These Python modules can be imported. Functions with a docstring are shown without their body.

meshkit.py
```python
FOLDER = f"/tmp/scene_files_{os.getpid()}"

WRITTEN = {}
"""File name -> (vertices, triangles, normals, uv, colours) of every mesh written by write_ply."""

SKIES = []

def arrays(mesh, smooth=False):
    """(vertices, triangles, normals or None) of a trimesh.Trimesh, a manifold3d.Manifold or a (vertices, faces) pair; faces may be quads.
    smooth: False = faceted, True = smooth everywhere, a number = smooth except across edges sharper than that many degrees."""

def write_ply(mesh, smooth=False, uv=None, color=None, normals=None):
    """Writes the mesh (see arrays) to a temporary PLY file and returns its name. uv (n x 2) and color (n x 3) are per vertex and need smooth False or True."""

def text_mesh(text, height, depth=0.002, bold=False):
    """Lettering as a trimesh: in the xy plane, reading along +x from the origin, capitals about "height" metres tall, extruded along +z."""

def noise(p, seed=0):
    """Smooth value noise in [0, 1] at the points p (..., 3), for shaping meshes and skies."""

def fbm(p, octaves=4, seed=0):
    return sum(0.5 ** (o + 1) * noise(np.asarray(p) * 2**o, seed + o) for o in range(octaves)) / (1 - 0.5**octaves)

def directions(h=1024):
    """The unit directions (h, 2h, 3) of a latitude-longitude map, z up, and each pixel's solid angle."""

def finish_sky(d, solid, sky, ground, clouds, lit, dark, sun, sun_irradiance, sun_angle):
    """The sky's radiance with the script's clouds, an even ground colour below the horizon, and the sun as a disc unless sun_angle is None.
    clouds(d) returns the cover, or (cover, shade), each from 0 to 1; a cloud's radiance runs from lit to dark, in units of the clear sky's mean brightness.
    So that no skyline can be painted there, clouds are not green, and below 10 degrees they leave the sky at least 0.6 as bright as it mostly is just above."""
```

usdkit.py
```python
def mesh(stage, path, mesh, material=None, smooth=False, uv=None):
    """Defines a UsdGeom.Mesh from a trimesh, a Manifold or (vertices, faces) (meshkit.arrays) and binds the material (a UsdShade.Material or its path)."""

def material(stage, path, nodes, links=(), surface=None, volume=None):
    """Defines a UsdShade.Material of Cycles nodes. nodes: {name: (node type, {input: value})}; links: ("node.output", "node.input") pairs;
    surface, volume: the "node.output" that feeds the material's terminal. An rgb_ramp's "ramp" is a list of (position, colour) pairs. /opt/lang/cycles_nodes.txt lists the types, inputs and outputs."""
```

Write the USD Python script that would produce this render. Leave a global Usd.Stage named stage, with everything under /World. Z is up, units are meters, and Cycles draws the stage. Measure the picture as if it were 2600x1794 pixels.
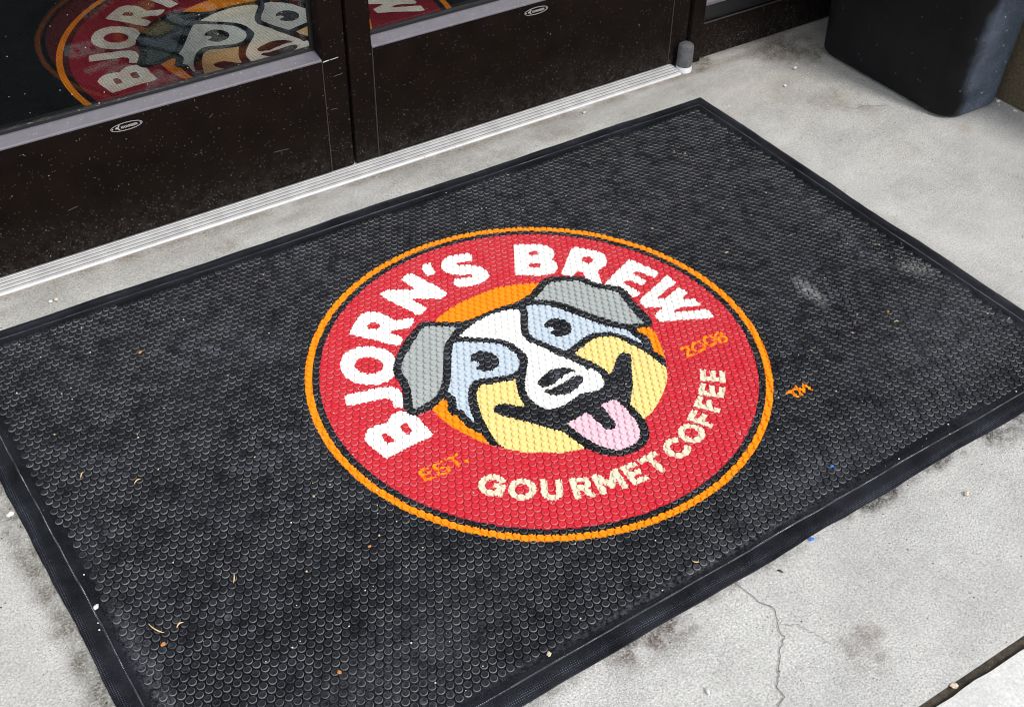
import math, random
import numpy as np, trimesh, shapely, meshkit, usdkit
from shapely import affinity
from shapely.geometry import Polygon, LineString, Point, box as sbox
from shapely.ops import unary_union
from pxr import Usd, UsdGeom, UsdLux, UsdShade, Gf, Sdf, Vt

stage = Usd.Stage.CreateInMemory()
UsdGeom.SetStageUpAxis(stage, 'Z'); UsdGeom.SetStageMetersPerUnit(stage, 1.0)
UsdGeom.Xform.Define(stage, '/World'); UsdGeom.Scope.Define(stage, '/World/Looks')
rng = np.random.default_rng(7); random.seed(7)
T = Sdf.ValueTypeNames

# ------------------------------------------------------------------ camera, sky, sun, exposure
RIGHT = np.array([0.837892, -0.545633, 0.014896]); DOWN = np.array([-0.349324, -0.557003, -0.753472]); FWD = np.array([0.419416, 0.626125, -0.657311])
CAM = np.array([-1.00151, -1.40344, 1.52981]); FPX = 3100.0
cam = UsdGeom.Camera.Define(stage, '/World/camera')
cam.CreateHorizontalApertureAttr(36.0); cam.CreateFocalLengthAttr(36.0 * FPX / 2600)
cam.CreateFStopAttr(0.0)
cam.AddTransformOp().Set(Gf.Matrix4d(*[float(v) for r in (list(RIGHT) + [0], list(-DOWN) + [0], list(-FWD) + [0], list(CAM) + [1]) for v in r]))
EXPOSURE = 1.16
cam.CreateExposureAttr(EXPOSURE)
SUN_DIR = np.array([0.24, -0.97, 0.0]); SUN_EL = math.radians(46)
_h = SUN_DIR / np.linalg.norm(SUN_DIR); SUN_DIR = np.array([_h[0] * math.cos(SUN_EL), _h[1] * math.cos(SUN_EL), math.sin(SUN_EL)])
dome = UsdLux.DomeLight.Define(stage, '/World/sky')
sky_mat = usdkit.material(stage, '/World/Looks/overcast_sky', {
    'sky': ('sky_texture', {'sky_type': 'single_scattering', 'sun_disc': False, 'sun_elevation': SUN_EL, 'sun_rotation': math.atan2(SUN_DIR[0], SUN_DIR[1])}),
    'tc': ('texture_coordinate', {}), 'n': ('noise_texture', {'scale': 2.2, 'detail': 4, 'roughness': 0.55}),
    'r': ('rgb_ramp', {'ramp': [(0.25, (0.72, 0.72, 0.72)), (0.7, (0.96, 0.96, 0.96))]}),
    'm': ('mix', {'color2': (6.3, 6.45, 6.75)}),
    'bg': ('background_shader', {'strength': 0.10})},
    [('tc.generated', 'n.vector'), ('n.fac', 'r.fac'), ('r.color', 'm.fac'), ('sky.color', 'm.color1'), ('m.color', 'bg.color')], surface='bg.background')
UsdShade.MaterialBindingAPI.Apply(dome.GetPrim()).Bind(sky_mat)
sun = UsdLux.DistantLight.Define(stage, '/World/sun')
sun.CreateIntensityAttr(0.4); sun.CreateAngleAttr(14.0); sun.CreateNormalizeAttr(True); sun.CreateColorAttr(Gf.Vec3f(1.0, 0.965, 0.92))
_x = np.cross([0, 0, 1], SUN_DIR); _x /= np.linalg.norm(_x); _y = np.cross(SUN_DIR, _x)
sun.AddTransformOp().Set(Gf.Matrix4d(*[float(v) for r in (list(_x) + [0], list(_y) + [0], list(SUN_DIR) + [0], [0, 0, 6, 1]) for v in r]))

# ------------------------------------------------------------------ helpers
used = {}
def numbered(path):
    k = used.get(path, 0); used[path] = k + 1
    return path if k == 0 else f'{path}_{k:03d}'
def path_of(parent): return str(parent.GetPath()) if parent is not None else '/World'
def tag(prim, label=None, cat=None, group=None, kind=None):
    p = prim.GetPrim() if hasattr(prim, 'GetPrim') else prim
    for k, v in (('label', label), ('category', cat), ('group', group), ('kind', kind)):
        if v: p.SetCustomDataByKey(k, v)
    return p
def thing(name, label, cat, group=None, loc=(0, 0, 0), rz=0):
    x = UsdGeom.Xform.Define(stage, numbered('/World/' + name))
    x.AddTranslateOp().Set(Gf.Vec3d(*loc))
    if rz: x.AddRotateZOp().Set(rz)
    return tag(x, label, cat, group)
def obj(name, mesh, mat, parent=None, smooth=False, label=None, kind=None, **primvars):
    m = usdkit.mesh(stage, numbered(path_of(parent) + '/' + name), mesh, mat, smooth=smooth)
    for k, v in primvars.items():
        UsdGeom.PrimvarsAPI(m).CreatePrimvar(k, T.Color3fArray, 'vertex').Set(Vt.Vec3fArray.FromNumpy(np.asarray(v, np.float32)))
    return tag(m, label=label, kind=kind)
def struct(name, mesh, mat, parent=None, **k):
    return obj(name, mesh, mat, parent, kind='structure' if parent is None else None, **k)
def cat(ms): return trimesh.util.concatenate([m for m in ms if m is not None])
def bx(x0, x1, y0, y1, z0, z1, bev=0.0):
    if bev <= 0:
        m = trimesh.creation.box([x1 - x0, y1 - y0, z1 - z0]); m.apply_translation([(x0 + x1) / 2, (y0 + y1) / 2, (z0 + z1) / 2]); return m
    pts = []
    for sx in (0, 1):
        for sy in (0, 1):
            for sz in (0, 1):
                c = np.array([(x0, x1)[sx], (y0, y1)[sy], (z0, z1)[sz]]); d = np.array([1 - 2 * sx, 1 - 2 * sy, 1 - 2 * sz]) * bev
                for k in range(3):
                    q = c.copy(); q += d; q[k] = c[k]; pts.append(q)
    return trimesh.convex.convex_hull(np.array(pts))
def flat(poly, z):
    out = []
    for g in getattr(poly, 'geoms', [poly]):
        if g.geom_type != 'Polygon' or g.area < 1e-8: continue
        v, f = trimesh.creation.triangulate_polygon(g, engine='earcut')
        m = trimesh.Trimesh(np.c_[v, np.full(len(v), z)], f, process=False)
        a = m.vertices[f]; n = np.cross(a[:, 1] - a[:, 0], a[:, 2] - a[:, 0])[:, 2]
        f = np.where((n < 0)[:, None], f[:, ::-1], f); out.append(trimesh.Trimesh(m.vertices, f, process=False))
    return cat(out) if out else None
def extrude_x(yz, x0, x1):                      # a (y, z) outline drawn out along x
    m = trimesh.creation.extrude_polygon(Polygon(yz), x1 - x0, engine='earcut')
    v = m.vertices; return trimesh.Trimesh(np.c_[v[:, 2] + x0, v[:, 0], v[:, 1]], m.faces, process=False)
def extrude_y(xz, y0, y1):
    m = trimesh.creation.extrude_polygon(xz if isinstance(xz, shapely.Geometry) else Polygon(xz), y1 - y0, engine='earcut')
    v = m.vertices; return trimesh.Trimesh(np.c_[v[:, 0], y1 - v[:, 2], v[:, 1]], m.faces, process=False)
def grid(x0, x1, y0, y1, step, z=0.0):
    nx, ny = int(round((x1 - x0) / step)) + 1, int(round((y1 - y0) / step)) + 1
    X, Y = np.meshgrid(np.linspace(x0, x1, nx), np.linspace(y0, y1, ny))
    v = np.c_[X.ravel(), Y.ravel(), np.full(X.size, z)]
    i = (np.arange(ny - 1)[:, None] * nx + np.arange(nx - 1)[None]).ravel()
    return v, np.r_[np.c_[i, i + 1, i + nx + 1], np.c_[i, i + nx + 1, i + nx]]
def ground(x, y, ox=0.0, oy=0.0, s=1.0, z=0.008):     # where a sight line of the survey meets the level z (used once, to set out the print and the litter)
    d = RIGHT * ((ox + x / s - 1300) / FPX) + DOWN * ((oy + y / s - 897) / FPX) + FWD
    return (CAM + d * ((z - CAM[2]) / d[2]))[:2]
def fbm(x, y, s, seed, o=4): return meshkit.fbm(np.stack([np.asarray(x) * s, np.asarray(y) * s, np.zeros_like(np.asarray(x, float)) + seed * 3.7], -1), o, seed)

# ------------------------------------------------------------------ materials
def mat(name, color, rough=0.5, spec=0.5, metal=0.0, vary=0.0, vscale=30.0, bump=0.0, bscale=200.0, specks=None, attr=None, dist=0.002, coat=0.0, grain=0.0, rim=None):
    """principled; vary: tone noise; specks: (scale, threshold, colour) light grit; attr: primvar multiplied into the colour"""
    n = {'g': ('geometry', {}), 'p': ('principled_bsdf', {'base_color': color, 'roughness': rough, 'specular_ior_level': spec, 'metallic': metal, 'coat_weight': coat})}
    l = []; src = None
    if vary:
        n['vn'] = ('noise_texture', {'scale': vscale, 'detail': 6, 'roughness': 0.65})
        n['vr'] = ('rgb_ramp', {'ramp': [(0.3, tuple(c * (1 - vary) for c in color)), (0.7, tuple(c * (1 + vary) for c in color))]})
        l += [('g.position', 'vn.vector'), ('vn.fac', 'vr.fac')]; src = 'vr.color'
    if specks:
        for k, (sc, th, col) in enumerate(specks):
            n[f's{k}'] = ('voronoi_texture', {'scale': sc}); n[f'w{k}'] = ('white_noise_texture', {'dimensions': '3D'})
            n[f'd{k}'] = ('math', {'math_type': 'less_than', 'value2': 0.22}); n[f'e{k}'] = ('math', {'math_type': 'less_than', 'value2': th}); n[f'f{k}'] = ('math', {'math_type': 'multiply'})
            n[f'x{k}'] = ('mix', {'color1': color, 'color2': col})
            l += [('g.position', f's{k}.vector'), (f's{k}.position', f'w{k}.vector'), (f's{k}.distance', f'd{k}.value1'), (f'w{k}.value', f'e{k}.value1'), (f'd{k}.value', f'f{k}.value1'), (f'e{k}.value', f'f{k}.value2'), (f'f{k}.value', f'x{k}.fac')]
            if src: l.append((src, f'x{k}.color1'))
            src = f'x{k}.color'
    if grain:
        n['gn'] = ('noise_texture', {'scale': 290, 'detail': 8, 'roughness': 0.85}); n['gr'] = ('rgb_ramp', {'ramp': [(0.36, (1 - grain,) * 3), (0.64, (1 + grain,) * 3)]}); n['gm'] = ('mix', {'mix_type': 'multiply', 'fac': 1.0, 'color1': color})
        l += [('g.position', 'gn.vector'), ('gn.fac', 'gr.fac'), ('gr.color', 'gm.color2')] + ([(src, 'gm.color1')] if src else []); src = 'gm.color'
    if rim:
        n['ra'] = ('attribute', {'attribute': 'rim'}); n['rm'] = ('mix', {'color1': color, 'color2': rim})
        n['rn'] = ('noise_texture', {'scale': 45, 'detail': 3}); n['rr'] = ('map_range', {'from_min': 0.3, 'from_max': 0.6, 'to_min': 0.25, 'to_max': 1.0, 'clamp': True}); n['rx'] = ('math', {'math_type': 'multiply'})
        l += [('g.position', 'rn.vector'), ('rn.fac', 'rr.value'), ('rr.result', 'rx.value1'), ('ra.fac', 'rx.value2'), ('rx.value', 'rm.fac')] + ([(src, 'rm.color1')] if src else []); src = 'rm.color'
    if attr:
        n['a'] = ('attribute', {'attribute': attr}); n['am'] = ('mix', {'mix_type': 'multiply', 'fac': 1.0, 'color1': color}); n['an'] = ('noise_texture', {'scale': 210, 'detail': 6, 'roughness': 0.8}); n['ar'] = ('map_range', {'from_min': 0.36, 'from_max': 0.6, 'to_min': 0.3, 'to_max': 1.15}); n['ax'] = ('mix', {'color1': (1, 1, 1)}); l += [('g.position', 'an.vector'), ('an.fac', 'ar.value'), ('ar.result', 'ax.fac'), ('a.color', 'ax.color2')]
        l += [('ax.color', 'am.color2')] + ([(src, 'am.color1')] if src else []); src = 'am.color'
    if src: l.append((src, 'p.base_color'))
    if bump:
        n['bn'] = ('noise_texture', {'scale': bscale, 'detail': 4, 'roughness': 0.6}); n['b'] = ('bump', {'strength': bump, 'distance': dist})
        l += [('g.position', 'bn.vector'), ('bn.fac', 'b.height'), ('b.normal', 'p.normal')]
    return usdkit.material(stage, '/World/Looks/' + name, n, l, surface='p.BSDF')

RUB = (0.0052, 0.0058, 0.0080)
def rubber(name, weave=False):
    """black rubber, dusty in clouds, with two chalky scuffs where they lie"""
    n = {'g': ('geometry', {}), 'p': ('principled_bsdf', {'roughness': 0.5, 'specular_ior_level': 0.075}),
         'n1': ('noise_texture', {'scale': 5.5, 'detail': 6, 'roughness': 0.62}), 'r1': ('rgb_ramp', {'ramp': [(0.36, RUB), (0.52, (0.0072, 0.0079, 0.0106)), (0.68, (0.0135, 0.0150, 0.0205)), (0.82, (0.031, 0.034, 0.043))]}),
         'n2': ('noise_texture', {'scale': 260, 'detail': 3, 'roughness': 0.7}), 'r2': ('rgb_ramp', {'ramp': [(0.42, (0.72, 0.72, 0.72)), (0.58, (1.05, 1.05, 1.05)), (0.7, (2.4, 2.4, 2.35))]}),
         'm': ('mix', {'mix_type': 'multiply', 'fac': 1.0}), 'b': ('bump', {'strength': 0.5, 'distance': 0.0006}),
         'n3': ('noise_texture', {'scale': 95, 'detail': 4, 'roughness': 0.7}), 'rr': ('map_range', {'from_min': 0.3, 'from_max': 0.75, 'to_min': 0.42, 'to_max': 0.7})}
    l = [('g.position', 'n1.vector'), ('g.position', 'n2.vector'), ('g.position', 'n3.vector'), ('n1.fac', 'r1.fac'), ('n2.fac', 'r2.fac'), ('r1.color', 'm.color1'), ('r2.color', 'm.color2'), ('n3.fac', 'rr.value'), ('rr.result', 'p.roughness')]
    src = 'm.color'
    for k, (c, ang, sx, sy, amt) in enumerate((((0.5854, -0.113), -1.70, 0.066, 0.022, 1.0), ((0.829, -0.172), -0.9, 0.05, 0.03, 0.6), ((-0.86, -0.30), 1.6, 0.30, 0.022, 0.35), ((-0.05, -0.545), 0.0, 0.5, 0.014, 0.35), ((0.74, -0.36), 0.5, 0.30, 0.16, 0.30), ((-0.55, -0.45), 0.2, 0.34, 0.10, 0.18), ((0.2, -0.50), 0.05, 0.45, 0.05, 0.22), ((0.80, 0.10), 1.5, 0.25, 0.035, 0.25))):
        ca, sa = math.cos(-ang), math.sin(-ang)
        n[f'mp{k}'] = ('mapping', {'mapping_type': 'texture', 'location': (c[0], c[1], 0.006), 'rotation': (0, 0, ang), 'scale': (sx, sy, 1.0)})
        n[f'ln{k}'] = ('vector_math', {'math_type': 'length'}); n[f'q{k}'] = ('map_range', {'from_min': 1.05, 'from_max': 0.25, 'to_min': 0.0, 'to_max': amt, 'clamp': True})
        n[f'sn{k}'] = ('noise_texture', {'scale': 130, 'detail': 4, 'roughness': 0.75}); n[f'sr{k}'] = ('map_range', {'from_min': 0.42, 'from_max': 0.66, 'to_min': 0.0, 'to_max': 1.0, 'clamp': True})
        n[f'sm{k}'] = ('math', {'math_type': 'multiply'}); n[f'sx{k}'] = ('mix', {'color2': (0.36, 0.36, 0.355) if k < 2 else (0.15, 0.16, 0.18)})
        l += [('g.position', f'mp{k}.vector'), (f'mp{k}.vector', f'ln{k}.vector1'), (f'ln{k}.value', f'q{k}.value'), ('g.position', f'sn{k}.vector'), (f'sn{k}.fac', f'sr{k}.value'), (f'q{k}.result', f'sm{k}.value1'), (f'sr{k}.result', f'sm{k}.value2'), (f'sm{k}.value', f'sx{k}.fac'), (src, f'sx{k}.color1')]
        src = f'sx{k}.color'
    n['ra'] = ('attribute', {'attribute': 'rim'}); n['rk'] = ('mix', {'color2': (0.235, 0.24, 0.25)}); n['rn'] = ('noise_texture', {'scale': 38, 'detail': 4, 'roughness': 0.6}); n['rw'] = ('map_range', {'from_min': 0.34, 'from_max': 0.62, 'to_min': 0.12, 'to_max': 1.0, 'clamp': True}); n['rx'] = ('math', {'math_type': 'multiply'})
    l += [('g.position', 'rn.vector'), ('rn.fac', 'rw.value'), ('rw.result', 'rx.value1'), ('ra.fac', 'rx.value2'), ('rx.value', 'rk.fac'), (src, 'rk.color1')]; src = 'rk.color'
    n['cn'] = ('noise_texture', {'scale': 62, 'detail': 3, 'roughness': 0.6}); n['cl'] = ('noise_texture', {'scale': 4.5, 'detail': 3}); n['ca'] = ('math', {'math_type': 'multiply_add', 'value2': 0.55}); n['cr'] = ('map_range', {'from_min': 0.88, 'from_max': 1.06, 'to_min': 0.0, 'to_max': 0.5, 'clamp': True}); n['cf'] = ('math', {'math_type': 'multiply', 'value2': 14.0, 'use_clamp': True}); n['cm'] = ('math', {'math_type': 'multiply'}); n['cx'] = ('mix', {'color2': (0.13, 0.14, 0.175)})
    l += [('g.position', 'cn.vector'), ('g.position', 'cl.vector'), ('cl.fac', 'ca.value1'), ('cn.fac', 'ca.value3'), ('ca.value', 'cr.value'), ('ra.fac', 'cf.value1'), ('cr.result', 'cm.value1'), ('cf.value', 'cm.value2'), ('cm.value', 'cx.fac'), (src, 'cx.color1')]; src = 'cx.color'
    l.append((src, 'p.base_color'))
    if weave:
        n['v'] = ('voronoi_texture', {'scale': 300, 'randomness': 0.15}); n['b'] = ('bump', {'strength': 0.9, 'distance': 0.0012, 'invert': True})
        n['vr'] = ('rgb_ramp', {'ramp': [(0.08, (5.2, 5.3, 5.6)), (0.28, (0.75, 0.75, 0.75)), (0.6, (0.55, 0.55, 0.55))]}); n['vm'] = ('mix', {'mix_type': 'multiply', 'fac': 1.0})
        n['dk'] = ('noise_texture', {'scale': 11, 'detail': 6, 'roughness': 0.7}); n['dr'] = ('map_range', {'from_min': 0.35, 'from_max': 0.75, 'to_min': 0.06, 'to_max': 0.75, 'clamp': True}); n['dx'] = ('mix', {'color2': (0.036, 0.040, 0.050)}); l += [('g.position', 'dk.vector'), ('dk.fac', 'dr.value'), ('dr.result', 'dx.fac'), (src, 'dx.color1')]; src = 'dx.color'
        l = [x for x in l if x[1] != 'p.base_color'] + [('g.position', 'v.vector'), ('v.distance', 'b.height'), ('v.distance', 'vr.fac'), (src, 'vm.color1'), ('vr.color', 'vm.color2'), ('vm.result' if False else 'vm.color', 'p.base_color')]
    else: l.append(('n2.fac', 'b.height'))
    l.append(('b.normal', 'p.normal'))
    return usdkit.material(stage, '/World/Looks/' + name, n, l, surface='p.BSDF')

M = {'rubber': rubber('black_rubber'), 'rubber_edge': rubber('black_rubber_weave', True)}
def paint(name, c, spec=0.15):
    M[name] = mat('print_' + name, c, 0.42, spec, vary=0.07, vscale=60, specks=[(330, 0.035, tuple(x * 0.35 + 0.04 for x in c))], bump=0.25, bscale=420, dist=0.0005, rim=tuple(x * 0.45 + 0.55 * y for x, y in zip(c, (0.50, 0.42, 0.38))) if name == 'red' else None)
paint('red', (0.50, 0.012, 0.028)); paint('orange', (0.84, 0.25, 0.006)); paint('white', (0.76, 0.76, 0.735)); paint('grey', (0.34, 0.365, 0.36)); paint('blue', (0.46, 0.53, 0.60)); paint('yellow', (0.76, 0.59, 0.235)); paint('pink', (0.70, 0.475, 0.54)); paint('cream', (0.66, 0.595, 0.46))
def carpet(name, c):
    n = {'g': ('geometry', {}), 'p': ('principled_bsdf', {'roughness': 0.95, 'specular_ior_level': 0.1, 'sheen_weight': 0.0}),
         'v': ('voronoi_texture', {'scale': 130, 'randomness': 0.25}), 'r': ('rgb_ramp', {'ramp': [(0.1, tuple(x * 1.12 for x in c)), (0.55, tuple(x * 0.62 for x in c))]}),
         'n2': ('noise_texture', {'scale': 9, 'detail': 5}), 'r2': ('rgb_ramp', {'ramp': [(0.35, (0.82, 0.8, 0.78)), (0.65, (1.08, 1.08, 1.08))]}), 'm': ('mix', {'mix_type': 'multiply', 'fac': 1.0}),
         'b': ('bump', {'strength': 0.8, 'distance': 0.002, 'invert': True})}
    M[name] = usdkit.material(stage, '/World/Looks/' + name, n, [('g.position', 'v.vector'), ('v.distance', 'r.fac'), ('g.position', 'n2.vector'), ('n2.fac', 'r2.fac'), ('r.color', 'm.color1'), ('r2.color', 'm.color2'), ('m.color', 'p.base_color'), ('v.distance', 'b.height'), ('b.normal', 'p.normal')], surface='p.BSDF')
for k, c in dict(black=(0.008, 0.0105, 0.0145), red=(0.23, 0.014, 0.03), orange=(0.80, 0.235, 0.012), white=(0.80, 0.76, 0.68), grey=(0.055, 0.075, 0.085), blue=(0.62, 0.63, 0.62), yellow=(0.72, 0.50, 0.27), pink=(0.6, 0.4, 0.42), cream=(0.72, 0.64, 0.5)).items(): carpet('carpet_' + k, c)
M['concrete'] = mat('concrete', (0.405, 0.402, 0.39), 0.85, 0.25, vary=0.13, vscale=9, specks=[(300, 0.16, (0.10, 0.10, 0.097)), (260, 0.08, (0.62, 0.61, 0.59)), (140, 0.02, (0.07, 0.06, 0.05))], attr='stain', bump=0.7, bscale=300, dist=0.003, grain=0.5)
M['concrete_plain'] = mat('pale_concrete', (0.50, 0.50, 0.49), 0.85, 0.25, vary=0.10, vscale=9, specks=[(420, 0.06, (0.2, 0.2, 0.19)), (160, 0.01, (0.1, 0.09, 0.08))], bump=0.5, bscale=420, dist=0.002, grain=0.3)
M['joint'] = mat('joint_filler', (0.055, 0.046, 0.036), 0.95, 0.2, vary=0.5, vscale=60, specks=[(150, 0.12, (0.2, 0.16, 0.1))], bump=1.0, bscale=150, dist=0.006)
M['crack'] = mat('crack_dirt', (0.12, 0.11, 0.10), 0.95, 0.1)
M['asphalt'] = mat('asphalt', (0.05, 0.05, 0.05), 0.9, 0.3, vary=0.2, vscale=6, bump=0.5)
M['alu'] = mat('worn_aluminium', (0.56, 0.56, 0.565), 0.45, 0.4, metal=0.25, vary=0.16, vscale=22, specks=[(240, 0.05, (0.3, 0.28, 0.25))], bump=0.15, bscale=300, dist=0.0006)
M['bronze_dust'] = mat('dusty_bronze_ledge', (0.098, 0.091, 0.110), 0.5, 0.5, vary=0.12, vscale=40, specks=[(300, 0.05, (0.4, 0.4, 0.42))])
BR = (0.0060, 0.0038, 0.0031)
def bronze(name, low):
    """dark bronze paint, salt specks getting denser towards the foot where splashes reach"""
    n = {'g': ('geometry', {}), 'p': ('principled_bsdf', {'base_color': BR, 'roughness': 0.5, 'specular_ior_level': 0.05}), 'z': ('separate_xyz', {}), 'mr': ('map_range', {'from_min': 0.16, 'from_max': 0.005, 'to_min': 0.0, 'to_max': 1.0, 'clamp': True}), 'pw': ('math', {'math_type': 'power', 'value2': 2.0})}
    l = [('g.position', 'z.vector'), ('z.z', 'mr.value'), ('mr.result', 'pw.value1')]
    n['vn'] = ('noise_texture', {'scale': 14, 'detail': 6}); n['vr'] = ('rgb_ramp', {'ramp': [(0.3, tuple(x * 0.75 for x in BR)), (0.7, tuple(x * 1.3 for x in BR))]})
    l += [('g.position', 'vn.vector'), ('vn.fac', 'vr.fac')]; src = 'vr.color'
    for k, (sc, base, gain, rad, col) in enumerate(((150, 0.035, 0.10, 0.17, (0.20, 0.19, 0.18)), (300, 0.05, 0.30, 0.28, (0.12, 0.11, 0.105)), (60, 0.05, 0.0, 0.07, (0.5, 0.48, 0.46)))):
        n[f's{k}'] = ('voronoi_texture', {'scale': sc}); n[f'w{k}'] = ('white_noise_texture', {'dimensions': '3D'}); n[f't{k}'] = ('math', {'math_type': 'multiply_add', 'value2': gain, 'value3': base})
        n[f'd{k}'] = ('math', {'math_type': 'less_than', 'value2': rad}); n[f'e{k}'] = ('math', {'math_type': 'less_than'}); n[f'f{k}'] = ('math', {'math_type': 'multiply'}); n[f'x{k}'] = ('mix', {'color2': col})
        l += [('g.position', f's{k}.vector'), (f's{k}.position', f'w{k}.vector'), ('pw.value', f't{k}.value1'), (f's{k}.distance', f'd{k}.value1'), (f'w{k}.value', f'e{k}.value1'), (f't{k}.value', f'e{k}.value2'), (f'd{k}.value', f'f{k}.value1'), (f'e{k}.value', f'f{k}.value2'), (f'f{k}.value', f'x{k}.fac'), (src, f'x{k}.color1')]; src = f'x{k}.color'
    n['dn'] = ('noise_texture', {'scale': 70, 'detail': 6, 'roughness': 0.75}); n['dr'] = ('map_range', {'from_min': 0.45, 'from_max': 0.75, 'to_min': 0.0, 'to_max': low, 'clamp': True}); n['dm'] = ('math', {'math_type': 'multiply'}); n['dx'] = ('mix', {'color2': (0.15, 0.145, 0.14)})
    l += [('g.position', 'dn.vector'), ('dn.fac', 'dr.value'), ('dr.result', 'dm.value1'), ('pw.value', 'dm.value2'), ('dm.value', 'dx.fac'), (src, 'dx.color1'), ('dx.color', 'p.base_color')]
    return usdkit.material(stage, '/World/Looks/' + name, n, l, surface='p.BSDF')
M['bronze'] = bronze('dark_bronze', 0.2)
M['seam'] = mat('worn_seam', (0.045, 0.04, 0.038), 0.5, 0.3)
M['gasket'] = mat('black_gasket', (0.008, 0.008, 0.009), 0.4, 0.5)
M['chrome'] = mat('badge_metal', (0.48, 0.47, 0.47), 0.3, 0.5, metal=0.3)
M['pivot'] = mat('pivot_cover', (0.085, 0.085, 0.09), 0.55, 0.4, vary=0.35, vscale=90, bump=0.3, bscale=120, specks=[(260, 0.08, (0.25, 0.25, 0.25))])
M['white_plastic'] = mat('white_bushing', (0.62, 0.63, 0.66), 0.4, 0.4, vary=0.1, vscale=70)
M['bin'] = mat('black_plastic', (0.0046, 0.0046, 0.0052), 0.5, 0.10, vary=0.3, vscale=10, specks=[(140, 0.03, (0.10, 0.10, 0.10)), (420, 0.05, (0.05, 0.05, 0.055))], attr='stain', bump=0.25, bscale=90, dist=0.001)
M['stucco'] = mat('brown_stucco', (0.075, 0.060, 0.036), 0.9, 0.2, vary=0.45, vscale=160, bump=1.0, bscale=190, dist=0.004)
M['wall'] = mat('tan_stucco', (0.34, 0.30, 0.24), 0.9, 0.2, vary=0.1, vscale=40, bump=0.6, bscale=150, dist=0.003)
M['room_wall'] = mat('room_wall', (0.72, 0.70, 0.66), 0.8, 0.2)
M['room_floor'] = mat('room_floor', (0.22, 0.21, 0.20), 0.5, 0.4, vary=0.1)
M['straw'] = mat('dry_straw', (0.55, 0.40, 0.20), 0.8, 0.2, vary=0.25, vscale=60)
M['leaf'] = mat('dry_leaf', (0.50, 0.20, 0.06), 0.8, 0.2, vary=0.4, vscale=90)
M['pebble'] = mat('pale_pebble', (0.55, 0.45, 0.35), 0.8, 0.2, vary=0.25, vscale=90)
M['salt'] = mat('white_crumb', (0.55, 0.55, 0.54), 0.7, 0.3)
M['chip_blue'] = mat('blue_chip', (0.02, 0.14, 0.50), 0.5, 0.4)
M['twig'] = mat('dark_twig', (0.05, 0.035, 0.025), 0.8, 0.2)
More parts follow.
